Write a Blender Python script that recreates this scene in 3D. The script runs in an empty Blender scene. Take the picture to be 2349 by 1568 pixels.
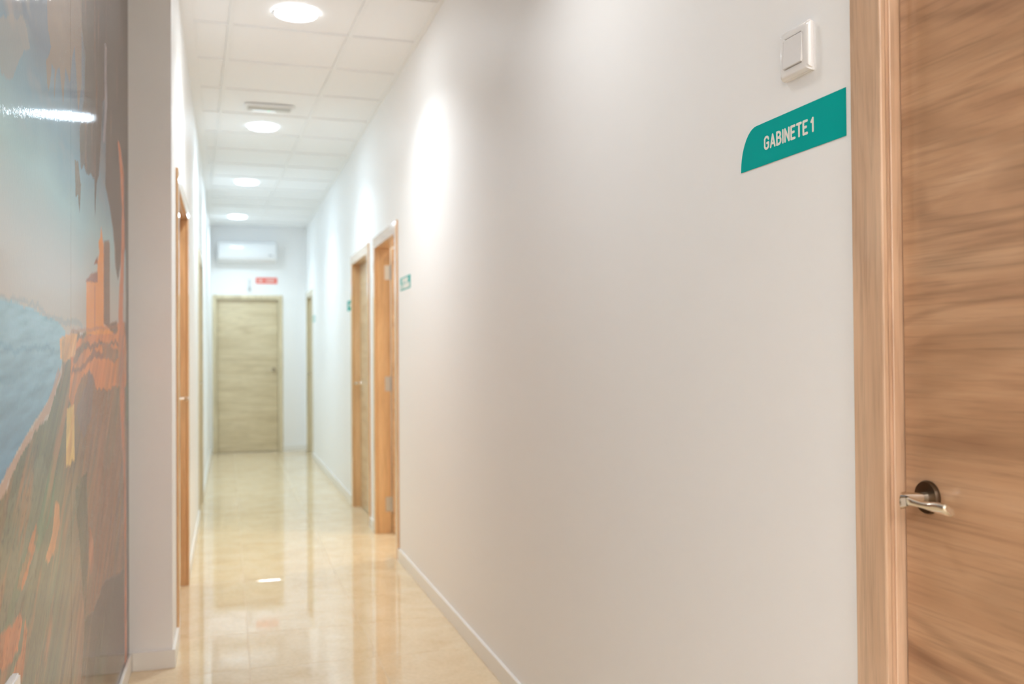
import bpy, bmesh, math, random
import numpy as np
from mathutils import Vector, Matrix

SC = bpy.context.scene
C = SC.collection

# ------------------------------------------------------------------ camera
F_PX, YAW, PITCH, ROLL = 2191.27, 0.28926, 0.01378, -0.00742
CAM_Z = 1.222
cam_data = bpy.data.cameras.new('camera')
cam_data.sensor_width = 36.0
cam_data.sensor_fit = 'HORIZONTAL'
cam_data.lens = F_PX / 2349 * 36
cam_data.clip_start = 0.02
cam_data.dof.use_dof = True
cam_data.dof.focus_distance = 1.9
cam_data.dof.aperture_fstop = 3.4
cam = bpy.data.objects.new('camera', cam_data)
C.objects.link(cam)
fw = Vector((math.sin(YAW) * math.cos(PITCH), math.cos(YAW) * math.cos(PITCH), math.sin(PITCH)))
rt = Vector((math.cos(YAW), -math.sin(YAW), 0))
up = rt.cross(fw)
r2 = rt * math.cos(ROLL) + up * math.sin(ROLL)
u2 = up * math.cos(ROLL) - rt * math.sin(ROLL)
M = Matrix((r2, u2, -fw)).transposed().to_4x4()
M.translation = Vector((0, 0, CAM_Z))
cam.matrix_world = M
SC.camera = cam

# ------------------------------------------------------------------ world, colour, lamps' strengths
SC.view_settings.view_transform = 'Standard'
SC.view_settings.look = 'None'
SC.view_settings.gamma = 1
SC.view_settings.use_curve_mapping = False
SC.view_settings.exposure = 0.08
world = bpy.data.worlds.new('world')
SC.world = world
world.use_nodes = True
world.node_tree.nodes['Background'].inputs[0].default_value = (0.5, 0.5, 0.5, 1)
world.node_tree.nodes['Background'].inputs[1].default_value = 0.3
SC.cycles.use_denoising = True
SC.cycles.max_bounces = 12
SC.cycles.diffuse_bounces = 8
SC.cycles.sample_clamp_indirect = 6.0
COOL = (0.70, 0.885, 1.05)
FILL_COL = (0.96, 0.975, 1.02)
LAMP_POWER = 52.0      # radiance of a corridor downlight's diffuser
BEAM_WATTS = 10.2        # its downward beam
FILL_POWER = 30.5  # radiance of the added fill panels in the lobby
ROOM_POWER = 200.0

# ------------------------------------------------------------------ the corridor's measures (metres)
XR, XL, XM = 0.982, -0.213, -0.373      # right wall, left wall, mural wall
YF, YE, YB = 12.755, 4.018, 0.60        # far wall, end face beside the mural, end of the mural wall
ZC = 2.892
LX, LY = -3.0, -3.0                     # the lobby behind the camera
WT = 0.10

# ------------------------------------------------------------------ helpers
def lin(r, g, b):
    f = lambda c: (c / 255 / 12.92) if c / 255 <= 0.04045 else ((c / 255 + 0.055) / 1.055) ** 2.4
    return (f(r), f(g), f(b), 1)

def obj(name, bm, m=None, parent=None, loc=None, smooth=False):
    me = bpy.data.meshes.new(name)
    bm.normal_update()
    bm.to_mesh(me); bm.free()
    if smooth:
        for p in me.polygons: p.use_smooth = True
        me.set_sharp_from_angle(angle=math.radians(38))
    o = bpy.data.objects.new(name, me)
    C.objects.link(o)
    if m: me.materials.append(m)
    if parent: o.parent = parent
    if loc: o.location = loc
    return o

def tag(o, label=None, cat=None, group=None, kind=None):
    if label: o['label'] = label
    if cat: o['category'] = cat
    if group: o['group'] = group
    if kind: o['kind'] = kind
    return o

def empty(name, loc, rz=0):
    o = bpy.data.objects.new(name, None)
    C.objects.link(o)
    o.location = loc; o.rotation_euler = (0, 0, rz)
    o.empty_display_size = 0.1
    return o

def box(bm, x0, x1, y0, y1, z0, z1, bev=0, seg=2):
    x0, x1 = sorted((x0, x1)); y0, y1 = sorted((y0, y1)); z0, z1 = sorted((z0, z1))
    vs = [bm.verts.new(p) for p in ((x0,y0,z0),(x1,y0,z0),(x1,y1,z0),(x0,y1,z0),(x0,y0,z1),(x1,y0,z1),(x1,y1,z1),(x0,y1,z1))]
    fs = [bm.faces.new([vs[i] for i in q]) for q in ((3,2,1,0),(4,5,6,7),(0,1,5,4),(1,2,6,5),(2,3,7,6),(3,0,4,7))]
    if bev:
        es = list({e for f in fs for e in f.edges})
        bmesh.ops.bevel(bm, geom=es, offset=bev, segments=seg, profile=0.5, affect='EDGES')
    return bm

def BX(*a, **k):
    return box(bmesh.new(), *a, **k)

def prism(bm, pts, a, b, axis='z'):
    """closed outline pts (2D) pushed from a to b along an axis"""
    def P(p, h):
        if axis == 'z': return (p[0], p[1], h)
        if axis == 'y': return (p[0], h, p[1])
        return (h, p[0], p[1])
    lo = [bm.verts.new(P(p, a)) for p in pts]; hi = [bm.verts.new(P(p, b)) for p in pts]
    n = len(pts)
    bm.faces.new(lo[::-1]); bm.faces.new(hi)
    for i in range(n):
        bm.faces.new((lo[i], lo[(i+1) % n], hi[(i+1) % n], hi[i]))
    bmesh.ops.recalc_face_normals(bm, faces=bm.faces[:])
    return bm

def lathe(bm, prof, n=40, axis='z', loc=(0, 0, 0)):
    """prof: list of (radius, height)"""
    rings = []
    for r, h in prof:
        ring = []
        for i in range(n):
            t = 2 * math.pi * i / n
            c, s = r * math.cos(t), r * math.sin(t)
            p = (c, s, h) if axis == 'z' else (c, h, s)
            ring.append(bm.verts.new((p[0] + loc[0], p[1] + loc[1], p[2] + loc[2])))
        rings.append(ring)
    for a, b in zip(rings, rings[1:]):
        for i in range(n):
            bm.faces.new((a[i], a[(i+1) % n], b[(i+1) % n], b[i]))
    bm.faces.new(rings[0][::-1]); bm.faces.new(rings[-1])
    bmesh.ops.recalc_face_normals(bm, faces=bm.faces[:])
    return bm

def sweep(bm, sections):
    """sections: list of (centre, side vector, up vector, half width, half height) -> superellipse tube"""
    rings = []
    n = 16
    for c, s, u, w, h in sections:
        c, s, u = Vector(c), Vector(s).normalized(), Vector(u).normalized()
        ring = []
        for i in range(n):
            t = 2 * math.pi * i / n
            ct, st = math.cos(t), math.sin(t)
            ex = math.copysign(abs(ct) ** 0.7, ct); ey = math.copysign(abs(st) ** 0.7, st)
            ring.append(bm.verts.new(c + s * w * ex + u * h * ey))
        rings.append(ring)
    for a, b in zip(rings, rings[1:]):
        for i in range(n):
            bm.faces.new((a[i], a[(i+1) % n], b[(i+1) % n], b[i]))
    bm.faces.new(rings[0][::-1]); bm.faces.new(rings[-1])
    bmesh.ops.recalc_face_normals(bm, faces=bm.faces[:])
    return bm

# ------------------------------------------------------------------ materials
def mat(name, col, rough=0.5, metal=0.0, spec=0.5, coat=0.0, coat_rough=0.03):
    m = bpy.data.materials.new(name); m.use_nodes = True
    b = m.node_tree.nodes['Principled BSDF']
    b.inputs['Base Color'].default_value = col
    b.inputs['Roughness'].default_value = rough
    b.inputs['Metallic'].default_value = metal
    b.inputs['Specular IOR Level'].default_value = spec
    b.inputs['Coat Weight'].default_value = coat
    b.inputs['Coat Roughness'].default_value = coat_rough
    return m

def nodes(m):
    nt = m.node_tree
    return nt, nt.nodes['Principled BSDF']

def mk(nt, t, **k):
    n = nt.nodes.new(t)
    for a, v in k.items():
        if a.startswith('i_'):
            key = a[2:].replace('_', ' ')
            n.inputs[key].default_value = v
        else: setattr(n, a, v)
    return n

def ramp(nt, fac, stops):
    r = nt.nodes.new('ShaderNodeValToRGB')
    el = r.color_ramp.elements
    while len(el) < len(stops): el.new(0.5)
    for e, (p, c) in zip(el, stops): e.position = p; e.color = c
    nt.links.new(fac, r.inputs[0])
    return r.outputs[0]

def mixc(nt, fac, a, b, mode='MIX'):
    n = nt.nodes.new('ShaderNodeMix'); n.data_type = 'RGBA'; n.blend_type = mode
    for s, v in ((0, fac), (6, a), (7, b)):
        if isinstance(v, (float, int)): n.inputs[s].default_value = v
        elif isinstance(v, tuple): n.inputs[s].default_value = v
        else: nt.links.new(v, n.inputs[s])
    return n.outputs[2]

def paint(name, col, rough=0.55, bump=0.02, scale=260):
    m = mat(name, col, rough)
    nt, b = nodes(m)
    tc = mk(nt, 'ShaderNodeTexCoord')
    n = mk(nt, 'ShaderNodeTexNoise', i_Scale=scale, i_Detail=3.0)
    nt.links.new(tc.outputs['Object'], n.inputs['Vector'])
    n2 = mk(nt, 'ShaderNodeTexNoise', i_Scale=1.3, i_Detail=2.0)
    nt.links.new(tc.outputs['Object'], n2.inputs['Vector'])
    c = mixc(nt, n2.outputs['Fac'], tuple(x * 0.985 for x in col[:3]) + (1,), col)
    nt.links.new(c, b.inputs['Base Color'])
    bp_ = mk(nt, 'ShaderNodeBump', i_Strength=bump, i_Distance=0.002)
    nt.links.new(n.outputs['Fac'], bp_.inputs['Height'])
    nt.links.new(bp_.outputs['Normal'], b.inputs['Normal'])
    return m

def wood(name, dark, mid, light, axis='x', figure=1.0, rough=0.42, seed=0.0, sheen=0.5, shine=0.7, fig=0.15):
    """veneer whose grain runs along one axis of the object"""
    m = mat(name, mid, rough, spec=sheen, coat=shine, coat_rough=0.16 if shine < 0.9 else 0.10)
    nt, b = nodes(m)
    tc = mk(nt, 'ShaderNodeTexCoord')
    mp = mk(nt, 'ShaderNodeMapping')
    mp.inputs['Location'].default_value = (seed, seed * 1.7, seed * 0.6)
    mp.inputs['Scale'].default_value = (1.0, 9, 9) if axis == 'x' else (9, 9, 1.0)
    nt.links.new(tc.outputs['Object'], mp.inputs['Vector'])
    big = mk(nt, 'ShaderNodeTexNoise', i_Scale=1.3 * figure, i_Detail=4.0, i_Roughness=0.6, i_Distortion=0.9)
    nt.links.new(mp.outputs[0], big.inputs['Vector'])
    base = ramp(nt, big.outputs['Fac'], [(0.3, dark), (0.48, mid), (0.68, light)])
    mp2 = mk(nt, 'ShaderNodeMapping')
    mp2.inputs['Location'].default_value = (seed, seed, seed)
    mp2.inputs['Scale'].default_value = (2.2, 60, 60) if axis == 'x' else (60, 60, 2.2)
    nt.links.new(tc.outputs['Object'], mp2.inputs['Vector'])
    fine = mk(nt, 'ShaderNodeTexNoise', i_Scale=2.2, i_Detail=5.0, i_Roughness=0.65, i_Distortion=0.3)
    nt.links.new(mp2.outputs[0], fine.inputs['Vector'])
    streak = ramp(nt, fine.outputs['Fac'], [(0.32, (0.8, 0.79, 0.78, 1)), (0.5, (1, 1, 1, 1)), (0.72, (1.07, 1.06, 1.05, 1))])
    col = mixc(nt, 1.0, base, streak, 'MULTIPLY')
    # cathedral figure: stretched, distorted rings
    mp3 = mk(nt, 'ShaderNodeMapping')
    mp3.inputs['Location'].default_value = (seed + 0.3, 0.11, 0.35)
    mp3.inputs['Scale'].default_value = (0.32, 1, 1.5) if axis == 'x' else (1.5, 1, 0.32)
    nt.links.new(tc.outputs['Object'], mp3.inputs['Vector'])
    ring = mk(nt, 'ShaderNodeTexNoise', i_Scale=2.0, i_Detail=1.0, i_Distortion=0.6)
    nt.links.new(mp3.outputs[0], ring.inputs['Vector'])
    mul = mk(nt, 'ShaderNodeMath', operation='MULTIPLY'); mul.inputs[1].default_value = 110.0
    nt.links.new(ring.outputs['Fac'], mul.inputs[0])
    sn = mk(nt, 'ShaderNodeMath', operation='SINE'); nt.links.new(mul.outputs[0], sn.inputs[0])
    mr = mk(nt, 'ShaderNodeMapRange'); nt.links.new(sn.outputs[0], mr.inputs[0])
    mr.inputs[1].default_value = -1; mr.inputs[2].default_value = 1
    lines = ramp(nt, mr.outputs[0], [(0.0, (0.80, 0.78, 0.76, 1)), (0.35, (1, 1, 1, 1)), (1.0, (1.03, 1.03, 1.03, 1))])
    col = mixc(nt, fig, col, lines, 'MULTIPLY')
    nt.links.new(col, b.inputs['Base Color'])
    bp_ = mk(nt, 'ShaderNodeBump', i_Strength=0.05, i_Distance=0.001)
    nt.links.new(fine.outputs['Fac'], bp_.inputs['Height'])
    nt.links.new(bp_.outputs['Normal'], b.inputs['Normal'])
    return m

WALL = paint('wall_paint', (0.915, 0.915, 0.915, 1), 0.5)
CEIL = paint('ceiling_board', (0.925, 0.932, 0.94, 1), 0.8, 0.1, 400)
GRIDM = mat('white_grid_metal', (0.90, 0.905, 0.91, 1), 0.5)
SKIRT = mat('white_glazed_skirting', (0.85, 0.83, 0.79, 1), 0.25)
WD = (lin(160, 120, 90), lin(186, 146, 112), lin(200, 162, 128))
LEAF = wood('walnut_leaf', *WD, axis='x', seed=3.1, fig=0.8)
STILE = wood('walnut_upright', lin(190, 154, 124), lin(208, 174, 144), lin(222, 190, 160), axis='z', seed=1.4)
HEADW = wood('walnut_head', lin(190, 154, 124), lin(208, 174, 144), lin(222, 190, 160), axis='x', seed=5.2)
GREYLEAF = wood('haze_paled_leaf', lin(188, 170, 134), lin(206, 190, 154), lin(218, 204, 170), axis='x', figure=0.9, seed=7.7, shine=0.9)  # wood paled: haze and glare are put into its colour
GREYUP = wood('haze_paled_upright', lin(200, 184, 150), lin(214, 200, 166), lin(222, 208, 176), axis='z', seed=8.7)  # casing wood paled the same way, for haze down the corridor
CHROME = mat('satin_nickel', (0.80, 0.76, 0.68, 1), 0.12, 1.0)
DARKMET = mat('bronzed_rosette', (0.13, 0.09, 0.06, 1), 0.3, 1.0)
STEEL = mat('steel', (0.62, 0.6, 0.58, 1), 0.3, 1.0)
PLASTIC = mat('white_plastic', (0.84, 0.83, 0.83, 1), 0.16)
HALLLEAF = wood('honey_leaf', lin(196, 150, 104), lin(214, 168, 118), lin(226, 182, 134), axis='x', seed=2.2, rough=0.3, shine=1.0)
HALLUP = wood('honey_upright', lin(206, 160, 112), lin(222, 176, 124), lin(230, 188, 138), axis='z', seed=4.4, rough=0.3, shine=1.0)
HALLHEAD = wood('honey_head', lin(206, 160, 112), lin(222, 176, 124), lin(230, 188, 138), axis='x', seed=6.1, rough=0.3, shine=1.0)
PLASTIC2 = mat('white_gloss_plastic', (0.86, 0.87, 0.88, 1), 0.12)
GREYP = mat('grey_plastic', (0.42, 0.43, 0.44, 1), 0.4)
LETTER = mat('white_vinyl', (0.86, 0.83, 0.78, 1), 0.45)
TEAL = mat('teal_vinyl', lin(0, 166, 160), 0.6, spec=0.05)
TEAL_GLARE = mat('glare_paled_teal', lin(40, 176, 170), 0.6)  # teal lightened to carry the glare on the sign by the open door
RED = mat('red_vinyl', lin(230, 92, 72), 0.45)
DARK = mat('dark_gap', (0.05, 0.045, 0.04, 1), 0.8)
GROUT = mat('grout', lin(214, 196, 168), 0.6)

def emis(name, col, s):
    m = bpy.data.materials.new(name); m.use_nodes = True
    nt = m.node_tree; nt.nodes.clear()
    e = nt.nodes.new('ShaderNodeEmission'); o = nt.nodes.new('ShaderNodeOutputMaterial')
    e.inputs[0].default_value = col + (1,); e.inputs[1].default_value = s
    nt.links.new(e.outputs[0], o.inputs[0])
    return m
E_COOL = emis('cool_lamp', COOL, LAMP_POWER)
E_MID = emis('neutral_lamp', (0.88, 0.95, 1.0), LAMP_POWER)
E_NEAR = emis('near_lamp', (0.97, 0.98, 0.98), 26.0)
E_FILL = emis('lobby_fill', FILL_COL, FILL_POWER)
E_ROOM = emis('room_lamp', (1.0, 0.87, 0.66), ROOM_POWER)

def floor_tile_mat():
    m = mat('cream_marble_tile', lin(214, 184, 140), 0.045, spec=0.85)
    nt, b = nodes(m)
    tc = mk(nt, 'ShaderNodeTexCoord'); oi = mk(nt, 'ShaderNodeObjectInfo')
    add = mk(nt, 'ShaderNodeVectorMath', operation='ADD')
    sc_ = mk(nt, 'ShaderNodeVectorMath', operation='SCALE'); sc_.inputs[3].default_value = 40
    nt.links.new(oi.outputs['Random'], sc_.inputs[0])
    nt.links.new(tc.outputs['Object'], add.inputs[0]); nt.links.new(sc_.outputs[0], add.inputs[1])
    n = mk(nt, 'ShaderNodeTexNoise', i_Scale=5.0, i_Detail=6.0, i_Roughness=0.62, i_Distortion=0.6)
    nt.links.new(add.outputs[0], n.inputs['Vector'])
    c = ramp(nt, n.outputs['Fac'], [(0.3, lin(222, 197, 160)), (0.5, lin(229, 207, 172)), (0.72, lin(234, 216, 186))])
    n2 = mk(nt, 'ShaderNodeTexNoise', i_Scale=60.0, i_Detail=3.0)
    nt.links.new(add.outputs[0], n2.inputs['Vector'])
    sp = ramp(nt, n2.outputs['Fac'], [(0.35, (0.93, 0.92, 0.9, 1)), (0.6, (1, 1, 1, 1))])
    nt.links.new(mixc(nt, 1.0, c, sp, 'MULTIPLY'), b.inputs['Base Color'])
    n3 = mk(nt, 'ShaderNodeTexNoise', i_Scale=7.0, i_Detail=2.0)
    nt.links.new(tc.outputs['Object'], n3.inputs['Vector'])
    bp_ = mk(nt, 'ShaderNodeBump', i_Strength=0.015, i_Distance=0.004)
    nt.links.new(n3.outputs['Fac'], bp_.inputs['Height'])
    nt.links.new(bp_.outputs['Normal'], b.inputs['Normal'])
    return m
TILE = floor_tile_mat()

# ================================================================== THE SETTING
def clip_poly(poly, keep):
    """keep: list of (axis, sign, value) half planes"""
    for ax, sg, val in keep:
        out = []
        n = len(poly)
        for i in range(n):
            p, q = poly[i], poly[(i+1) % n]
            dp, dq = sg * (p[ax] - val), sg * (q[ax] - val)
            if dp >= 0: out.append(p)
            if (dp >= 0) != (dq >= 0):
                t = dp / (dp - dq)
                out.append((p[0] + (q[0] - p[0]) * t, p[1] + (q[1] - p[1]) * t))
        poly = out
        if len(poly) < 3: return []
    return poly

def area(p):
    return abs(sum(p[i][0] * p[(i+1) % len(p)][1] - p[(i+1) % len(p)][0] * p[i][1] for i in range(len(p)))) / 2

# ---- floor
bm = BX(XM - 0.12, 3.3, LY - 0.1, YF + 0.12, -0.09, -0.0012)
box(bm, LX - 0.1, XM - 0.12, LY - 0.1, YB + 0.1, -0.09, -0.0012)
floor = tag(obj('floor', bm, GROUT), 'polished cream stone tile floor running down the corridor', None, kind='structure')
TX, TY = 0.50, 0.505
tile_mesh = None
def tile_bm(w, d):
    bm = BX(-w/2, w/2, -d/2, d/2, -0.0015, 0.0)
    top = [e for e in bm.edges if all(v.co.z > -0.001 for v in e.verts)]
    bmesh.ops.bevel(bm, geom=top, offset=0.0007, segments=1, affect='EDGES')
    return bm
for i in range(-7, 6):
    for j in range(-14, 18):
        x0, y0 = 0.58 + TX * i + 0.0009, 3.9 + TY * j + 0.0009
        x1, y1 = x0 + TX - 0.0018, y0 + TY - 0.0018
        if y0 > YB: lim = (XM - 0.04, XR + 0.12, YB, YF + 0.09)
        else: lim = (LX, XR + 0.12, LY, YB + 0.6)
        if x0 > XR - 0.1 and 5.0 < y0 < 7.3: lim = (XM, 2.6, 5.0, 7.4)
        x0, x1, y0, y1 = max(x0, lim[0]), min(x1, lim[1]), max(y0, lim[2]), min(y1, lim[3])
        if x1 - x0 < 0.02 or y1 - y0 < 0.02: continue
        full = abs(x1 - x0 - TX + 0.0018) < 1e-6 and abs(y1 - y0 - TY + 0.0018) < 1e-6
        cx_, cy_ = (x0 + x1) / 2, (y0 + y1) / 2
        if full and tile_mesh:
            o = bpy.data.objects.new('floor_tile', tile_mesh); C.objects.link(o)
        else:
            o = obj('floor_tile', tile_bm(x1 - x0, y1 - y0), TILE)
            if full: tile_mesh = o.data
        o.parent = floor; o.location = (cx_, cy_, 0)
        o.rotation_euler = (random.uniform(-1, 1) * 0.0006, random.uniform(-1, 1) * 0.0006, 0)

# ---- ceiling: plenum slab, lay-in tiles, T bars, plaster margin
bm = BX(LX - 0.1, 3.3, LY - 0.1, YF + 0.12, ZC + 0.05, ZC + 0.15)
ceiling = tag(obj('ceiling', bm, CEIL), 'white suspended ceiling of square lay-in tiles over the corridor', None, kind='structure')
PHI, G1X, G0Y = 0.03397, 0.18897, 4.39063
cp, sp_ = math.cos(PHI), math.sin(PHI)
G = lambda a, b: (a * cp - b * sp_, a * sp_ + b * cp)
def bounds(y):
    return (LX if y < YB - 0.3 else (XM if y < YE else XL + 0.055))
BAR = 0.012
for i in range(-6, 4):
    for j in range(-14, 15):
        a0, a1 = G1X + 0.6 * i + BAR + 0.001, G1X + 0.6 * (i + 1) - BAR - 0.001
        b0, b1 = G0Y + 0.6 * j + BAR + 0.001, G0Y + 0.6 * (j + 1) - BAR - 0.001
        poly = [G(a0, b0), G(a1, b0), G(a1, b1), G(a0, b1)]
        yc = sum(p[1] for p in poly) / 4
        keep = [(0, 1, bounds(yc)), (0, -1, XR - 0.024), (1, -1, YF - 0.02), (1, 1, LY + 0.02)]
        if yc > YB - 0.3: keep.append((1, 1, YB - 0.6))
        poly = clip_poly(poly, keep)
        if len(poly) < 3 or area(poly) < 0.004: continue
        cx_ = sum(p[0] for p in poly) / len(poly); cy_ = sum(p[1] for p in poly) / len(poly)
        bm = prism(bmesh.new(), [(p[0] - cx_, p[1] - cy_) for p in poly], ZC + 0.008, ZC + 0.022)
        obj('ceiling_tile', bm, CEIL, ceiling, (cx_, cy_, 0))
def bar_obj(poly):
    if len(poly) < 3 or area(poly) < 0.0008: return
    cx_ = sum(p[0] for p in poly) / len(poly); cy_ = sum(p[1] for p in poly) / len(poly)
    bm = prism(bmesh.new(), [(p[0] - cx_, p[1] - cy_) for p in poly], ZC, ZC + 0.03)
    obj('grid_bar', bm, GRIDM, ceiling, (cx_, cy_, 0))
for i in range(-6, 4):      # main runners
    a = G1X + 0.6 * i
    for (y0, y1, xb) in ((LY, YB, LX), (YB, YE, XM), (YE, YF, XL)):
        poly = [G(a - BAR, LY - 1), G(a + BAR, LY - 1), G(a + BAR, YF + 1), G(a - BAR, YF + 1)]
        bar_obj(clip_poly(poly, [(0, 1, xb), (0, -1, XR), (1, 1, y0), (1, -1, y1)]))
for i in range(-6, 4):      # cross tees between the runners
    for j in range(-14, 15):
        b = G0Y + 0.6 * j
        poly = [G(G1X + 0.6 * i + BAR, b - BAR), G(G1X + 0.6 * (i + 1) - BAR, b - BAR), G(G1X + 0.6 * (i + 1) - BAR, b + BAR), G(G1X + 0.6 * i + BAR, b + BAR)]
        yc = sum(p[1] for p in poly) / 4
        bar_obj(clip_poly(poly, [(0, 1, bounds(yc)), (0, -1, XR), (1, 1, LY), (1, -1, YF)]))
obj('edge_trim', BX(XR - 0.026, XR, LY, YF, ZC - 0.001, ZC + 0.03), GRIDM, ceiling)
obj('edge_trim', BX(XL, XL + 0.057, YE, YF, ZC - 0.002, ZC + 0.03), CEIL, ceiling)
obj('edge_trim', BX(XM, XM + 0.024, YB, YE, ZC - 0.001, ZC + 0.03), GRIDM, ceiling)
obj('edge_trim', BX(XL, XR, YF - 0.022, YF, ZC - 0.001, ZC + 0.03), GRIDM, ceiling)

# ---- walls
ZT = ZC + 0.05
DH = 1.965                       # clear height of the door openings
RD = {1: (0.43, 1.250), 2: (5.765, 6.585), 3: (6.955, 7.83), 4: (11.79, 12.50)}   # right-hand openings, y0..y1
LD = {5: (4.41, 5.42), 6: (7.67, 8.47)}
FD = (-0.132, 0.630)
JG = 0.018
def wall_with_openings(name, axis, a, b, f0, f1, ops, label):
    bm = bmesh.new()
    def B(p, q, z0, z1):
        if axis == 'y': box(bm, f0, f1, p, q, z0, z1)
        else: box(bm, p, q, f0, f1, z0, z1)
    cur = a
    for (p, q) in sorted(ops):
        B(cur, p - JG, 0, ZT); B(p - JG, q + JG, DH + JG, ZT); cur = q + JG
    B(cur, b, 0, ZT)
    return tag(obj(name, bm, WALL), label, kind='structure')
wall_with_openings('wall_right', 'y', LY, YF, XR, XR + WT, RD.values(), 'long cream white wall on the right, lit bright towards the far end')
wall_with_openings('wall_left', 'y', YE, YF, XL - WT, XL, LD.values(), 'white corridor wall on the left beyond the mural')
wall_with_openings('wall_far', 'x', XL - WT, XR + WT, YF, YF + WT, [FD], 'white end wall of the corridor around the pale door')
tag(obj('wall_end_face', BX(XM - WT, XL - WT, YE, YE + 0.16, 0, ZT), WALL), 'narrow beige wall return beside the mural facing the camera', kind='structure')
# plaster skin of the return's outer corner
tag(obj('wall_mural_side', BX(XM - WT, XM - 0.0055, YB, YE, 0, ZT), WALL), 'wall behind the mural on the left', kind='structure')
tag(obj('wall_lobby_left', BX(LX - WT, LX, LY, YB + WT, 0, ZT), WALL), 'lobby side wall behind the camera', kind='structure')
tag(obj('wall_lobby_front', BX(LX, XM - WT, YB, YB + WT, 0, ZT), WALL), 'lobby wall beside the mural corner', kind='structure')
tag(obj('wall_back', BX(LX - WT, XR + WT, LY - WT, LY, 0, ZT), WALL), 'lobby wall behind the camera', kind='structure')
# the room behind the open door
bm = BX(2.6, 2.7, 4.9, 7.5, 0, ZT)
box(bm, XR + WT, 2.6, 4.9, 5.0, 0, ZT); box(bm, XR + WT, 2.6, 7.4, 7.5, 0, ZT)
tag(obj('wall_side_room', bm, WALL), 'walls of the warm lit room behind the open door', kind='structure')

# ---- skirtings
SKH, SKT = 0.072, 0.011
def skirting(name, segs, label):
    bm = bmesh.new()
    for (x0, x1, y0, y1) in segs:
        box(bm, x0, x1, y0, y1, 0.0, SKH, bev=0.0015, seg=1)
    return tag(obj(name, bm, SKIRT), label, kind='structure')
CW = 0.075
ys = [LY] + [v for k in (1, 2, 3, 4) for v in (RD[k][0] - CW, RD[k][1] + CW)] + [YF - SKT]
skirting('baseboard_right', [(XR - SKT, XR, ys[i], ys[i+1]) for i in range(0, len(ys), 2)], 'white glazed skirting along the foot of the right wall')
ys = [YE + 0.0] + [v for k in (5, 6) for v in (LD[k][0] - CW, LD[k][1] + CW)] + [YF - SKT]
skirting('baseboard_left', [(XL, XL + SKT, ys[i], ys[i+1]) for i in range(0, len(ys), 2)], 'white glazed skirting along the left corridor wall')
skirting('baseboard_end_face', [(XM + SKT, XL + SKT, YE - SKT, YE)], 'white skirting on the narrow wall return beside the mural')
skirting('baseboard_mural', [(XM, XM + SKT, YB, YE - SKT)], 'white skirting along the foot of the mural wall')
skirting('baseboard_far', [(FD[1] + 0.056, XR, YF - SKT, YF)], 'white skirting right of the far door')

# ================================================================== DOORS
def lever_handle(parent, cx_, cz, dr, y0, rosette_mat, key=True, scale=1.0):
    """lever on the plane y = y0 (room side is -y), pointing towards dr (+1 or -1) along x"""
    h = bpy.data.objects.new('door_handle', None); C.objects.link(h); h.parent = parent
    h.location = (cx_, y0, cz)
    bm = lathe(bmesh.new(), [(0.0245, 0.0), (0.0252, -0.004), (0.0235, -0.0075), (0.012, -0.0085)], 40, 'y')
    obj('rosette', bm, rosette_mat, h, smooth=True)
    d = dr
    secs = []
    # neck out of the door, swelling into the elbow
    for y, w, hh in ((-0.006, 0.0095, 0.0095), (-0.018, 0.0075, 0.0075), (-0.032, 0.0075, 0.009)):
        secs.append(((0, y, 0), (1, 0, 0), (0, 0, 1), w, hh))
    secs.append(((d * -0.002, -0.044, -0.002), (1, -d * 0.25, 0), (0, 0, 1), 0.0085, 0.0120))
    secs.append(((d * 0.002, -0.052, -0.0025), (0.75, -d * 0.75, 0), (0, 0, 1), 0.0075, 0.0122))
    secs.append(((d * 0.010, -0.0565, -0.0015), (0.3, -d * 1.0, 0), (0, 0, 1), 0.0060, 0.0100))
    # blade: slim behind the elbow, turning and flaring to the tip
    L = 0.102
    for k in range(1, 9):
        t = k / 8
        x = 0.016 + (L - 0.016) * t
        tw = math.radians(6 + 42 * t)
        w = 0.0042 + 0.0014 * t
        hh = 0.0078 - 0.0034 * math.sin(math.pi * min(1, t * 1.3)) + 0.0035 * max(0, t - 0.55) / 0.45
        u = Vector((0, -math.sin(tw), math.cos(tw))); s = Vector((0, math.cos(tw), math.sin(tw)))
        secs.append(((d * x, -0.0575 + 0.004 * t * t, 0.0012 - 0.003 * t), s, u, w, hh))
    tip = secs[-1]
    secs.append((Vector(tip[0]) + Vector((d * 0.002, 0, 0)), tip[1], tip[2], tip[3] * 0.7, tip[4] * 0.8))
    o = obj('lever', sweep(bmesh.new(), secs), CHROME, h, smooth=True)
    if key:
        k = lathe(bmesh.new(), [(0.0235, 0.0), (0.024, -0.004), (0.022, -0.006), (0.006, -0.0065)], 32, 'y')
        e = obj('escutcheon', k, CHROME, h, smooth=True); e.location = (0, 0, -0.075)
    return h

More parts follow.
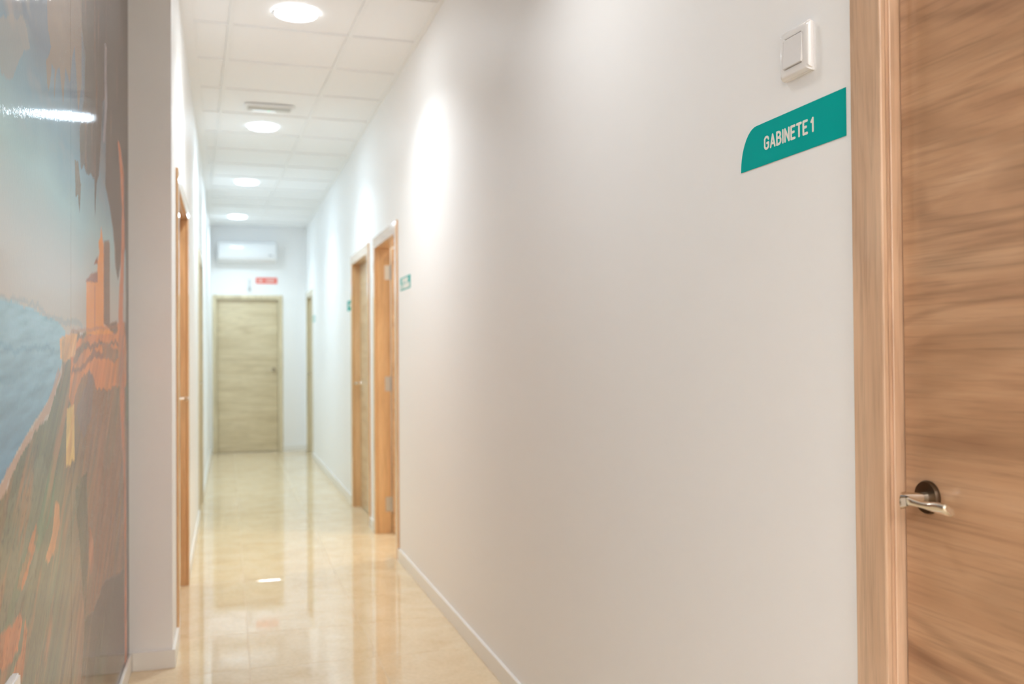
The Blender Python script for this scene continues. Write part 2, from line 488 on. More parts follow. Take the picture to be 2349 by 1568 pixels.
def make_door(num, label, loc, rz, w, side, recess=0.06, casing=0.075, ct=0.012, leaf_m=None, up_m=None, head_m=None,
              open_=False, key=True, rosette=None, lever_len=1, hinges=False, handle=True, hz=1.005, hoff=0.055):
    """local x: along the wall, left to right as one faces the door; local y: into the wall; side: where the handle is"""
    leaf_m, up_m, head_m = leaf_m or LEAF, up_m or STILE, head_m or HEADW
    r = empty('door_%d' % num, loc, rz)
    tag(r, label, kind='structure')
    ho = DH
    # casings, flat boards with rounded arrises
    obj('casing', BX(-casing, 0, -ct, 0, 0, ho + casing, bev=0.003), up_m, r)
    obj('casing', BX(w, w + casing, -ct, 0, 0, ho + casing, bev=0.003), up_m, r)
    obj('casing', BX(0.0004, w - 0.0004, -ct, 0, ho, ho + casing, bev=0.003), head_m, r)
    # linings with a rebate: thin groove next to the casing, then the lining, then the stop
    for s in (0, 1):
        X = (lambda v: v) if s == 0 else (lambda v: w - v)
        bm = bmesh.new()
        box(bm, X(-JG), X(0.0), 0.0065, WT, 0, ho + JG, bev=0.0015, seg=1)
        box(bm, X(-JG), X(-0.005), 0.0, 0.007, 0, ho + JG)
        if recess + 0.045 < WT: box(bm, X(0.0), X(0.012), recess + 0.041, WT, 0, ho)
        obj('jamb', bm, up_m, r)
    bm = BX(0, w, 0.0065, WT, ho, ho + JG, bev=0.0015, seg=1)
    box(bm, 0, w, 0.0, 0.007, ho + 0.005, ho + JG)
    obj('head_jamb', bm, head_m, r)
    th = 0.038
    if not open_:
        obj('door_leaf', BX(0.003, w - 0.003, recess, recess + th, 0.006, ho - 0.003, bev=0.0015, seg=1), leaf_m, r)
        hx = hoff if side == 'L' else w - hoff
        if handle: lever_handle(r, hx, hz, 1 if side == 'L' else -1, recess, rosette or CHROME, key)
    else:
        # leaf swung 90 degrees into the room about the left-hand hinges
        lf = obj('door_leaf', BX(0.0, w - 0.006, 0, th, 0.006, ho - 0.003, bev=0.0015, seg=1), leaf_m, r)
        lf.location = (0.003 + th, WT + 0.006, 0); lf.rotation_euler = (0, 0, math.pi / 2)
        hgs = []
        for z in (1.80, 1.03, 0.20):
            bm = bmesh.new()
            box(bm, -0.0005, 0.0025, WT - 0.040, WT - 0.004, z - 0.05, z + 0.05)
            lathe(bm, [(0.007, z - 0.052), (0.007, z + 0.052)], 14, 'z', (0.006, WT + 0.001, 0))
            box(bm, 0.006, 0.038, WT + 0.003, WT + 0.0058, z - 0.05, z + 0.05)
            obj('hinge', bm, STEEL, r)
        h = lever_handle(r, 0, hz, -1, 0, CHROME, key)
        h.location = (0.003 + th, WT + w - 0.06, hz); h.rotation_euler = (0, 0, math.pi / 2)
    return r

R90 = math.pi / 2
make_door(1, 'walnut door with curved lever at the right edge, beside the GABINETE 1 sign', (XR, RD[1][1], 0), -R90, RD[1][1] - RD[1][0], 'L', recess=0.023, key=False, rosette=DARKMET)
make_door(2, 'open wooden door on the right wall, nearer of the two side by side', (XR, RD[2][1], 0), -R90, RD[2][1] - RD[2][0], 'R', open_=True, leaf_m=HALLLEAF, up_m=HALLUP, head_m=HALLHEAD)
make_door(3, 'closed wooden door on the right wall just beyond the open one', (XR, RD[3][1], 0), -R90, RD[3][1] - RD[3][0], 'L', recess=0.055, leaf_m=GREYLEAF, up_m=HALLUP, head_m=HALLHEAD)  # the leaf's glare is painted in with the paled wood
make_door(4, 'farthest wooden door on the right wall next to the end wall', (XR, RD[4][1], 0), -R90, RD[4][1] - RD[4][0], 'L', recess=0.055, leaf_m=GREYLEAF, up_m=GREYUP, head_m=GREYUP)
make_door(5, 'nearer wooden door on the left wall with lever and keyhole', (XL, LD[5][0], 0), R90, LD[5][1] - LD[5][0], 'R', recess=0.045, leaf_m=HALLLEAF, up_m=HALLUP, head_m=HALLHEAD)
make_door(6, 'farther wooden door on the left wall', (XL, LD[6][0], 0), R90, LD[6][1] - LD[6][0], 'R', recess=0.045, leaf_m=GREYLEAF, up_m=GREYUP, head_m=GREYUP)
make_door(7, 'wooden door closing the far end of the corridor, its colour paled for haze', (FD[0], YF, 0), 0, FD[1] - FD[0], 'R', recess=0.04, casing=0.055, leaf_m=GREYLEAF, up_m=GREYUP, head_m=GREYUP, key=False, hz=1.055, rosette=DARKMET, hoff=0.06)

# ================================================================== MURAL
MURAL_COAT = 0.7
MURAL_SHAPES = [
    ('sea', [(1.814, 1.326), (2.035, 1.325), (2.407, 1.304), (2.5, 1.287), (2.5, 1.245), (2.407, 1.184), (2.257, 1.126), (2.014, 1.07), (1.814, 1.009), (0.55, 0.971), (0.55, 1.328)]),
    ('horizon_haze', [(0.55, 1.323), (1.814, 1.326), (2.035, 1.325), (2.407, 1.306), (2.787, 1.306), (2.788, 1.323), (2.378, 1.321), (2.035, 1.334), (0.55, 1.335)]),
    ('wave_a', [(0.55, 1.251), (1.814, 1.245), (2.349, 1.244), (2.366, 1.232), (1.814, 1.235), (0.55, 1.238)]),
    ('wave_b', [(0.55, 1.204), (1.814, 1.193), (2.321, 1.209), (2.332, 1.199), (1.814, 1.18), (0.55, 1.187)]),
    ('wave_c', [(0.55, 1.137), (1.814, 1.139), (2.217, 1.169), (2.237, 1.159), (1.814, 1.12), (0.55, 1.114)]),
    ('surf', [(1.814, 1.009), (2.014, 1.07), (2.257, 1.126), (2.407, 1.194), (2.449, 1.191), (2.31, 1.109), (2.051, 1.053), (1.814, 0.979), (0.55, 0.931), (0.55, 0.971)]),
    ('land', [(1.814, 0.979), (2.051, 1.053), (2.31, 1.109), (2.449, 1.191), (2.449, 1.27), (2.6, 1.284), (2.853, 1.296), (4.041, 1.361), (4.01, -0.269), (0.55, 0.639), (0.55, 0.931)]),
    ('slope_grey', [(1.814, 0.957), (2.034, 0.997), (2.216, 1.022), (2.32, 0.935), (2.12, 0.804), (1.881, 0.715), (0.55, 0.732), (0.55, 0.918)]),
    ('orange_a', [(2.139, 0.888), (2.076, 0.864), (1.993, 0.838), (1.954, 0.798), (2.001, 0.792), (2.085, 0.82), (2.158, 0.854)]),
    ('orange_b', [(2.365, 0.899), (2.405, 0.884), (2.411, 0.833), (2.342, 0.786), (2.266, 0.773), (2.235, 0.789), (2.32, 0.829)]),
    ('orange_c', [(1.97, 0.754), (2.001, 0.73), (1.954, 0.678), (1.854, 0.678), (1.814, 0.698), (1.814, 0.753), (1.91, 0.738)]),
    ('orange_d', [(2.017, 0.726), (2.042, 0.703), (2.009, 0.629), (1.917, 0.611), (1.902, 0.647), (1.985, 0.669)]),
    ('orange_e', [(2.917, 0.746), (2.989, 0.696), (2.989, 0.634), (2.934, 0.608), (2.899, 0.689)]),
    ('green_a', [(2.31, 1.003), (2.388, 1.005), (2.309, 0.879), (2.148, 0.833), (2.112, 0.858), (2.196, 0.924)]),
    ('green_b', [(2.034, 0.855), (2.076, 0.838), (1.917, 0.752), (1.847, 0.755), (1.881, 0.792)]),
    ('low_grey', [(2.647, 0.881), (2.867, 0.911), (2.882, 0.644), (2.748, 0.365), (2.701, 0.233), (4.01, -0.269), (4.023, 0.405), (3.252, 0.525), (3.044, 0.495), (2.83, 0.513)]),
    ('mauve', [(2.869, 1.151), (2.913, 1.187), (2.994, 1.148), (2.956, 1.05), (2.801, 1.012), (2.648, 1.091)]),
    ('cliff_orange', [(2.6, 1.257), (2.87, 1.287), (3.175, 1.309), (3.859, 1.358), (3.938, 1.257), (3.935, 1.115), (3.605, 1.124), (3.316, 1.125), (3.1, 1.128), (3.004, 1.16), (2.904, 1.197), (2.708, 1.156), (2.606, 1.104), (2.565, 1.138)]),
    ('cliff_shade_a', [(2.635, 1.246), (2.836, 1.265), (3.635, 1.282), (3.663, 1.27), (2.87, 1.248), (2.621, 1.207)]),
    ('cliff_shade_b', [(2.606, 1.191), (2.87, 1.221), (3.005, 1.249), (3.634, 1.223), (3.705, 1.211), (3.033, 1.226), (2.787, 1.198), (2.592, 1.174)]),
    ('cliff_shade_c', [(3.174, 1.261), (3.376, 1.269), (3.663, 1.245), (3.606, 1.208), (3.26, 1.224)]),
    ('pale_wall', [(2.419, 1.269), (2.5, 1.28), (2.694, 1.286), (2.649, 1.229), (2.499, 1.213), (2.425, 1.224)]),
    ('pale_block', [(2.518, 1.1), (2.634, 1.107), (2.64, 0.964), (2.598, 0.972), (2.577, 0.957), (2.511, 0.964), (2.511, 1.035)]),
    ('castle', [(2.855, 1.44), (3.084, 1.458), (3.095, 1.511), (3.136, 1.542), (3.115, 1.571), (3.157, 1.591), (3.178, 1.627), (3.21, 1.597), (3.242, 1.58), (3.25, 1.327), (3.318, 1.325), (3.608, 1.334), (3.608, 1.308), (2.853, 1.286)]),
    ('castle_shade', [(3.243, 1.591), (3.381, 1.61), (3.405, 1.599), (3.401, 1.336), (3.609, 1.354), (3.636, 1.313), (3.527, 1.304), (3.353, 1.323), (3.239, 1.326)]),
    ('roof_a', [(2.846, 1.436), (2.97, 1.465), (3.094, 1.48), (3.094, 1.448), (2.855, 1.433)]),
    ('roof_b', [(3.007, 1.495), (3.095, 1.527), (3.095, 1.505)]),
    ('rail', [(2.566, 1.28), (2.6, 1.295), (3.636, 1.339), (3.636, 1.328), (2.607, 1.285)]),
    ('castle_win', [(3.016, 1.433), (3.045, 1.436), (3.043, 1.301), (3.014, 1.3)]),
    ('foliage', [(2.765, 2.415), (2.762, 2.109), (2.843, 2.052), (2.826, 1.939), (2.729, 1.821), (2.759, 1.723), (2.807, 1.756), (2.874, 1.733), (2.945, 1.752), (3.019, 1.753), (3.037, 1.64), (3.067, 1.742), (3.118, 1.777), (3.181, 1.884), (3.204, 2.025), (3.293, 2.048), (3.303, 1.91), (3.29, 1.781), (3.336, 1.761), (3.407, 1.729), (3.481, 1.666), (3.532, 1.613), (3.558, 1.555), (3.639, 1.501), (3.741, 1.573), (3.979, 1.664), (4.124, 1.962), (4.145, 3.034)]),
    ('sky_gap', [(3.273, 2.224), (3.318, 2.224), (3.339, 2.045), (3.269, 1.902), (3.225, 1.907), (3.27, 2.028)]),
    ('foliage_side', [(2.653, 1.725), (2.713, 1.726), (2.759, 1.688), (2.742, 1.604), (2.712, 1.657), (2.667, 1.638)]),
    ('foliage_light', [(2.251, 2.185), (2.271, 1.936), (2.314, 1.911), (2.25, 1.853), (2.26, 1.809), (2.291, 1.808), (2.324, 1.875), (2.358, 1.875), (2.346, 1.798), (2.381, 1.872), (2.429, 1.906), (2.465, 1.825), (2.504, 1.917), (2.57, 1.904), (2.598, 1.956), (2.655, 2.017), (2.714, 1.863), (2.777, 1.973), (2.765, 2.415)]),
    ('cloud_warm', [(1.751, 1.786), (1.918, 1.852), (2.036, 1.867), (2.079, 1.838), (1.995, 1.795), (1.918, 1.732), (1.814, 1.71)]),
    ('trunk', [(3.646, 1.999), (3.733, 1.986), (3.853, 1.912), (3.88, 1.653), (3.813, 1.418), (3.842, 1.256), (3.926, 0.591), (3.948, -0.013), (3.866, -0.051), (3.833, 0.768), (3.689, 1.098), (3.665, 1.379), (3.741, 1.573), (3.789, 1.771), (3.731, 1.89)]),
    ('dark_edge', [(3.914, 1.757), (4.067, 1.778), (4.051, 0.057), (3.949, 0.087), (3.951, 1.089), (3.925, 1.424)]),
    ('green_edge', [(3.919, 1.14), (3.985, 1.122), (3.983, 0.986), (3.933, 0.981)]),
]
def in_poly(px, pz, poly):
    inside = np.zeros(px.shape, bool)
    n = len(poly)
    for i in range(n):
        x1, z1 = poly[i]; x2, z2 = poly[(i+1) % n]
        if z1 == z2: continue
        c = ((z1 > pz) != (z2 > pz)) & (px < (x2 - x1) * (pz - z1) / (z2 - z1) + x1)
        inside ^= c
    return inside

def vnoise(x, z, seed):
    """smooth value noise on a lattice"""
    rs = np.random.RandomState(seed); T = rs.rand(256, 256)
    xi, zi = np.floor(x).astype(int), np.floor(z).astype(int)
    fx, fz = x - xi, z - zi
    fx = fx * fx * (3 - 2 * fx); fz = fz * fz * (3 - 2 * fz)
    a = T[xi % 256, zi % 256]; b = T[(xi+1) % 256, zi % 256]; c = T[xi % 256, (zi+1) % 256]; d = T[(xi+1) % 256, (zi+1) % 256]
    return (a * (1 - fx) + b * fx) * (1 - fz) + (c * (1 - fx) + d * fx) * fz

def fbm(x, z, seed, o=4):
    s = 0; w = 0.5; t = 0
    for k in range(o):
        s = s + w * vnoise(x * 2 ** k, z * 2 ** k, seed + k); t += w; w *= 0.55
    return s / t

S3 = lambda r, g, b: np.array(lin(r, g, b)[:3])
INK = {'sea': S3(116, 172, 202), 'horizon_haze': S3(120, 160, 176), 'wave_a': S3(70, 128, 160), 'wave_b': S3(84, 134, 160), 'wave_c': S3(86, 132, 156),
       'surf': S3(188, 140, 118), 'land': S3(104, 88, 62), 'slope_grey': S3(128, 124, 106), 'orange_a': S3(206, 122, 70), 'orange_b': S3(200, 132, 84),
       'orange_c': S3(196, 112, 66), 'orange_d': S3(186, 108, 62), 'orange_e': S3(176, 106, 70), 'green_a': S3(96, 120, 92), 'green_b': S3(92, 112, 86),
       'low_grey': S3(66, 56, 42), 'mauve': S3(126, 100, 96), 'cliff_orange': S3(218, 126, 60), 'cliff_shade_a': S3(140, 92, 58), 'cliff_shade_b': S3(146, 92, 60),
       'cliff_shade_c': S3(150, 100, 60), 'pale_wall': S3(236, 170, 104), 'pale_block': S3(240, 196, 110), 'castle': S3(240, 146, 46), 'castle_shade': S3(120, 84, 62),
       'roof_a': S3(150, 82, 52), 'roof_b': S3(156, 84, 52), 'rail': S3(170, 110, 78), 'castle_win': S3(170, 96, 52), 'foliage': S3(70, 48, 28), 'sky_gap': S3(150, 140, 150),
       'foliage_side': S3(104, 84, 56), 'foliage_light': S3(128, 100, 74), 'cloud_warm': S3(150, 138, 128), 'trunk': S3(206, 112, 60), 'dark_edge': S3(78, 56, 36),
       'green_edge': S3(30, 120, 60)}
JIT = {'castle': 0.002, 'castle_shade': 0.004, 'pale_block': 0.004, 'roof_a': 0.002, 'roof_b': 0.002, 'castle_win': 0.001, 'rail': 0.004, 'pale_wall': 0.004, 'sea': 0.004, 'trunk': 0.01}
OPA = {'foliage_light': 0.75, 'cloud_warm': 0.5, 'horizon_haze': 0.35, 'low_grey': 0.8, 'green_b': 0.6, 'green_a': 0.7, 'slope_grey': 0.7, 'mauve': 0.8, 'castle_win': 0.5, 'rail': 0.5,
       'wave_a': 0.3, 'wave_b': 0.22, 'wave_c': 0.22, 'surf': 0.6}

def mural_colours(Y, Z):
    # sky from slate blue overhead through pale teal to a pinkish horizon
    stops = [(0.0, S3(196, 178, 166)), (1.25, S3(196, 178, 168)), (1.45, S3(190, 188, 182)), (1.60, S3(158, 192, 198)), (1.74, S3(108, 148, 170)), (1.88, S3(78, 100, 122)), (2.1, S3(84, 92, 108)), (2.7, S3(96, 96, 108))]
    zz = Z + (fbm(Y * 2.0, Z * 3, 5) - 0.5) * 0.12
    col = np.zeros(Y.shape + (3,))
    for c in range(3):
        col[..., c] = np.interp(zz, [s[0] for s in stops], [s[1][c] for s in stops])
    cl = np.clip((fbm(Y * 5 + Z * 3, Z * 9, 21) - 0.55) * 4, 0, 1) * np.clip((Z - 1.6) * 4, 0, 1)
    col = col * (1 - cl[..., None] * 0.35) + S3(186, 158, 138) * cl[..., None] * 0.35
    for k, (name, poly) in enumerate(MURAL_SHAPES):
        j = JIT.get(name, 0.014)
        yy = Y + (fbm(Y * 14, Z * 8, 40 + k) - 0.5) * j * 2.4
        z2 = Z + (fbm(Y * 16, Z * 9, 90 + k) - 0.5) * j * 2.6
        msk = in_poly(yy, z2, poly).astype(float)[..., None] * OPA.get(name, 1.0)
        ink = INK[name]
        if name == 'sea':       # pale at the horizon, deeper blue towards the shore
            g = np.clip((1.30 - Z) / 0.30, 0, 1)[..., None]; ink = S3(150, 190, 210) * (1 - g) + S3(92, 142, 182) * g
        if name == 'land':      # grey green on the left, warm brown to the right
            g = np.clip((Y - 2.35) / 0.5, 0, 1)[..., None]; ink = S3(112, 106, 84) * (1 - g) + S3(140, 98, 68) * g
        col = col * (1 - msk) + ink * msk
    # brushy vertical streaks in the land and leaves, ripples on the sea
    al, ac_ = 0.80 * Y + 0.60 * Z, -0.60 * Y + 0.80 * Z          # the hillside's brush strokes run up to the right
    st_land = fbm(ac_ * 34, al * 3.0, 300)[..., None]
    st_fol = fbm(Y * 38 + Z * 4, Z * 3.0, 301)[..., None]
    land = in_poly(Y, Z, dict(MURAL_SHAPES)['land']).astype(float)[..., None]
    fol = in_poly(Y, Z, dict(MURAL_SHAPES)['foliage']).astype(float)[..., None]
    col = col * (1 + land * 0.9 * (st_land - 0.5) + fol * 0.9 * (st_fol - 0.5))
    warm = (np.clip((fbm(ac_ * 16, al * 3.2, 410) - 0.55) * 5, 0, 1)[..., None] * land * 0.5 * np.clip((3.1 - Y) * 1.6, 0.15, 1)[..., None]
            + np.clip((fbm(Y * 26, Z * 5, 411) - 0.58) * 5, 0, 1)[..., None] * fol * 0.28)
    moss = np.clip((fbm(ac_ * 12 + 7, al * 3, 455) - 0.55) * 5, 0, 1)[..., None] * land * 0.4
    col = col * (1 - moss) + S3(92, 112, 88) * moss
    col = col * (1 - warm) + S3(196, 122, 78) * warm
    speck = np.clip((fbm(Y * 120, Z * 120, 500, 2) - 0.62) * 8, 0, 1)[..., None] * land * np.clip((2.5 - Y) * 2, 0, 1)[..., None]
    col = col * (1 - speck * 0.35)
    sea = in_poly(Y, Z, dict(MURAL_SHAPES)['sea']).astype(float)[..., None]
    rip = (fbm(Y * 9 + Z * 6, Z * 90 - Y * 6, 600)[..., None] - 0.5)
    col = col * (1 + sea * rip * 0.5)
    return np.clip(col, 0.01, 1)

mm = mat('mural_print', (0.5, 0.5, 0.5, 1), 0.5, spec=0.08, coat=MURAL_COAT, coat_rough=0.05)
nt, b = nodes(mm)
at_ = mk(nt, 'ShaderNodeAttribute'); at_.attribute_name = 'print'
nt.links.new(at_.outputs['Color'], b.inputs['Base Color'])
tc = mk(nt, 'ShaderNodeTexCoord'); mp = mk(nt, 'ShaderNodeMapping'); mp.inputs['Scale'].default_value = (1, 1, 0.35)
nt.links.new(tc.outputs['Object'], mp.inputs['Vector'])
nz = mk(nt, 'ShaderNodeTexNoise', i_Scale=220.0, i_Detail=2.0)
nt.links.new(mp.outputs[0], nz.inputs['Vector'])
n4 = mk(nt, 'ShaderNodeTexNoise', i_Scale=5.0, i_Detail=1.0); nt.links.new(tc.outputs['Object'], n4.inputs['Vector'])
bp1 = mk(nt, 'ShaderNodeBump', i_Strength=0.35, i_Distance=0.0006); nt.links.new(nz.outputs['Fac'], bp1.inputs['Height'])
bp2 = mk(nt, 'ShaderNodeBump', i_Strength=0.03, i_Distance=0.01); nt.links.new(n4.outputs['Fac'], bp2.inputs['Height'])
nt.links.new(bp1.outputs['Normal'], bp2.inputs['Normal'])
nt.links.new(bp2.outputs['Normal'], b.inputs['Coat Normal'])

mural = tag(empty('mural', (XM, YB + 0.02, 0)), 'glossy seaside mural of a lighthouse above a cliff and sea, on the left wall', 'mural')
Z0, Z1 = SKH + 0.001, ZC - 0.004
for (ya, yb, ny) in ((YB + 0.02, 1.1445, 40), (1.1455, 2.584, 300), (2.586, YE - 0.001, 260)):
    nz_ = 520
    yy = np.linspace(ya, yb, ny); zz = np.linspace(Z0, Z1, nz_)
    Yg, Zg = np.meshgrid(yy, zz, indexing='ij')
    hy, hz = (yb - ya) / (ny - 1), (Z1 - Z0) / (nz_ - 1)
    cols = sum(mural_colours(Yg + hy * ay, Zg + hz * az) for ay, az in ((-0.25, -0.25), (0.25, 0.25))) / 2
    me = bpy.data.meshes.new('mural_sheet')
    n = ny * nz_
    co = np.zeros((n + 4, 3)); co[:n, 0] = 0.0; co[:n, 1] = Yg.ravel() - (YB + 0.02); co[:n, 2] = Zg.ravel()
    co[n:] = [(-0.004, ya - YB - 0.02, Z0), (-0.004, yb - YB - 0.02, Z0), (-0.004, yb - YB - 0.02, Z1), (-0.004, ya - YB - 0.02, Z1)]
    ii, jj = np.meshgrid(np.arange(ny - 1), np.arange(nz_ - 1), indexing='ij')
    a = (ii * nz_ + jj).ravel(); q = np.stack([a, a + nz_, a + nz_ + 1, a + 1], 1)
    faces = [tuple(int(v) for v in f) for f in q]
    A, B_, C_, D_ = n, n + 1, n + 2, n + 3
    c00, c10, c11, c01 = 0, (ny - 1) * nz_, n - 1, nz_ - 1
    faces += [(A, D_, C_, B_)]
    faces += [tuple([A] + [i * nz_ for i in range(ny)][::1] + [B_])[::-1], tuple([D_] + [i * nz_ + nz_ - 1 for i in range(ny)] + [C_])]
    faces += [tuple([A] + list(range(0, nz_)) + [D_]), tuple([B_] + [(ny - 1) * nz_ + k for k in range(nz_)] + [C_])[::-1]]
    me.from_pydata(co.tolist(), [], faces)
    ca = me.color_attributes.new('print', 'FLOAT_COLOR', 'POINT')
    buf = np.ones((n + 4, 4), np.float32); buf[:n, :3] = cols.reshape(-1, 3); buf[n:, :3] = 0.5
    ca.data.foreach_set('color', buf.ravel())
    me.materials.append(mm)
    o = bpy.data.objects.new('mural_sheet', me); C.objects.link(o); o.parent = mural

# ================================================================== CEILING LAMPS
def downlight(x, y, em, label, group=None, watts=0, col=COOL):
    r = tag(empty('ceiling_light', (x, y, ZC)), label, 'ceiling light', group)
    bm = bmesh.new()
    n = 48
    prof = [(0.098, 0.002), (0.099, -0.004), (0.104, -0.006), (0.111, -0.0035), (0.112, 0.003), (0.098, 0.003)]
    rings = [[bm.verts.new((p * math.cos(2*math.pi*i/n), p * math.sin(2*math.pi*i/n), h)) for i in range(n)] for p, h in prof]
    for a, b_ in zip(rings, rings[1:] + rings[:1]):
        for i in range(n): bm.faces.new((a[i], a[(i+1) % n], b_[(i+1) % n], b_[i]))
    bmesh.ops.remove_doubles(bm, verts=bm.verts[:], dist=1e-6)
    bmesh.ops.recalc_face_normals(bm, faces=bm.faces[:])
    obj('rim', bm, GRIDM, r, smooth=True)
    bm = lathe(bmesh.new(), [(0.0975, 0.002), (0.0975, -0.0005), (0.09, -0.0015)], 48)
    obj('diffuser', bm, em, r)
    if watts:
        ld = bpy.data.lights.new('beam', 'AREA'); ld.shape = 'DISK'; ld.size = 0.17; ld.energy = watts
        ld.color = [min(1, c) for c in col]; ld.spread = math.radians(125)
        lo = bpy.data.objects.new('beam', ld); C.objects.link(lo); lo.parent = r; lo.location = (0, 0, -0.004)
    return r
GL = 'round recessed downlights in the corridor ceiling'
downlight(0.325, 4.735, E_MID, 'round downlight nearest the camera, at the top edge of the photo', GL, BEAM_WATTS, (0.88, 0.95, 1.0))
downlight(0.40, 2.36, E_NEAR, 'round downlight over the near corridor, above the top edge of the photo', GL, 5.4, (0.97, 0.98, 0.98))
downlight(0.250, 7.155, E_COOL, 'second round downlight, just behind the emergency light', GL, BEAM_WATTS)
downlight(0.180, 9.465, E_COOL, 'third round downlight down the corridor ceiling', GL, BEAM_WATTS)
downlight(0.117, 11.83, E_COOL, 'farthest round downlight, in front of the air conditioner', GL, BEAM_WATTS)
def fill_panel(x, y, label):  # unseen panels added to throw fill light on the near walls
    r = tag(empty('fill_panel_light', (x, y, ZC)), label, 'ceiling light', 'added fill panels in the lobby behind the camera')
    bm = BX(-0.298, 0.298, -0.298, 0.298, -0.003, 0.003)
    obj('frame', bm, GRIDM, r)
    obj('diffuser', BX(-0.285, 0.285, -0.285, 0.285, -0.0045, -0.002), E_FILL, r)
fill_panel(0.2, -1.9, 'added square fill panel in the lobby straight behind the camera')
fill_panel(-0.9, -1.0, 'added square fill panel in the lobby near the mural corner')
fill_panel(-2.0, -1.9, 'added square fill panel in the lobby far from the corridor')
downlight(1.9, 6.1, E_ROOM, 'round downlight inside the side room behind the open door')

# tiny dark clip beside the first downlight
bm = lathe(bmesh.new(), [(0.003, 0.004), (0.004, -0.006), (0.0055, -0.009), (0.002, -0.011)], 12)
o = tag(obj('ceiling_hook', bm, GREYP), 'tiny dark hook in the ceiling left of the nearest downlight', 'hook'); o.location = (0.214, 4.73, ZC)

# emergency light
em = tag(empty('emergency_light', (0.270, 6.565, ZC), PHI), 'flat white rectangular emergency light on the ceiling before the second downlight', 'emergency light')
obj('housing', BX(-0.162, 0.162, -0.07, 0.07, -0.014, 0.003, bev=0.004), GRIDM, em)
bm = BX(-0.140, 0.140, -0.052, 0.030, -0.021, -0.0135, bev=0.004)
obj('cover', bm, mat('grey_translucent_cover', (0.55, 0.55, 0.53, 1), 0.3), em)
obj('light_strip', BX(-0.105, 0.045, 0.036, 0.056, -0.019, -0.013, bev=0.002), emis('standby_strip', (0.86, 0.95, 1.0), 1.6), em)
obj('indicator', lathe(bmesh.new(), [(0.006, -0.013), (0.006, -0.022)], 14, 'z', (0.0, 0.022, 0)), emis('green_indicator', (0.2, 1.0, 0.45), 1.2), em)

# ================================================================== AIR CONDITIONER on the far wall
ac = tag(empty('air_conditioner', (0.242, YF, 2.435)), 'white wall-mounted air conditioner above the far door', 'air conditioner')
hw = 0.36
prof = [(0, 0.0), (0, 0.255), (-0.13, 0.258), (-0.168, 0.245), (-0.188, 0.205), (-0.198, 0.10), (-0.192, 0.045), (-0.165, 0.018), (-0.09, 0.0)]
bm = prism(bmesh.new(), prof, -hw, hw, 'x')
es = [e for e in bm.edges if abs(e.verts[0].co.x - e.verts[1].co.x) < 1e-6 and not (e.verts[0].co.y > -0.01 and e.verts[1].co.y > -0.01)]
bmesh.ops.bevel(bm, geom=es, offset=0.012, segments=3, profile=0.6, affect='EDGES')
obj('body', bm, PLASTIC2, ac, smooth=False)
bm = prism(bmesh.new(), [(-0.172, 0.2435), (-0.181, 0.234), (-0.1875, 0.221), (-0.1920, 0.205), (-0.1955, 0.185), (-0.1985, 0.16), (-0.2005, 0.13), (-0.2010, 0.10), (-0.1995, 0.078), (-0.1955, 0.062), (-0.188, 0.062), (-0.192, 0.10), (-0.186, 0.202), (-0.170, 0.238)], -hw + 0.012, hw - 0.012, 'x')
obj('front_panel', bm, PLASTIC2, ac, smooth=True)
bm = prism(bmesh.new(), [(-0.193, 0.046), (-0.168, 0.016), (-0.095, -0.003), (-0.094, 0.001), (-0.165, 0.021), (-0.189, 0.049)], -hw + 0.03, hw - 0.05, 'x')
obj('air_flap', bm, PLASTIC, ac)
obj('display', BX(0.26, 0.31, -0.203, -0.197, 0.075, 0.088), GREYP, ac)

cc = tag(empty('cable_cover', (0.270, YF, 2.075)), 'slim grey vertical cover on the wall between far door and air conditioner', 'cable cover')
obj('cover', BX(-0.012, 0.012, -0.018, 0, 0, 0.15, bev=0.003), GREYP if False else mat('pale_grey_plastic', (0.62, 0.64, 0.64, 1), 0.4), cc)
obj('end_box', BX(-0.018, 0.018, -0.028, 0, 0, 0.045, bev=0.004), mat('mid_grey_plastic', (0.5, 0.52, 0.52, 1), 0.4), cc)

# ================================================================== SIGNS
def capsule(bm, p, q, r, d, n=6, back=-0.0004):
    """flat rounded stroke in the x-z plane at depth y = d"""
    p, q = Vector(p), Vector(q)
    v = q - p
    a = math.atan2(v.y, v.x) if v.length > 1e-9 else 0
    pts = []
    for k in range(n + 1):
        t = a - math.pi / 2 + math.pi * k / n
        pts.append((q.x + r * math.cos(t), q.y + r * math.sin(t)))
    for k in range(n + 1):
        t = a + math.pi / 2 + math.pi * k / n
        pts.append((p.x + r * math.cos(t), p.y + r * math.sin(t)))
    d -= 0.00003 * (len(bm.verts) // 7 % 9)      # strokes that cross lie a hair apart
    prism(bm, pts, d, back, 'y')

def arc(cx_, cz, rx, rz, a0, a1, n=7):
    return [(cx_ + rx * math.cos(math.radians(a0 + (a1 - a0) * k / n)), cz + rz * math.sin(math.radians(a0 + (a1 - a0) * k / n))) for k in range(n + 1)]
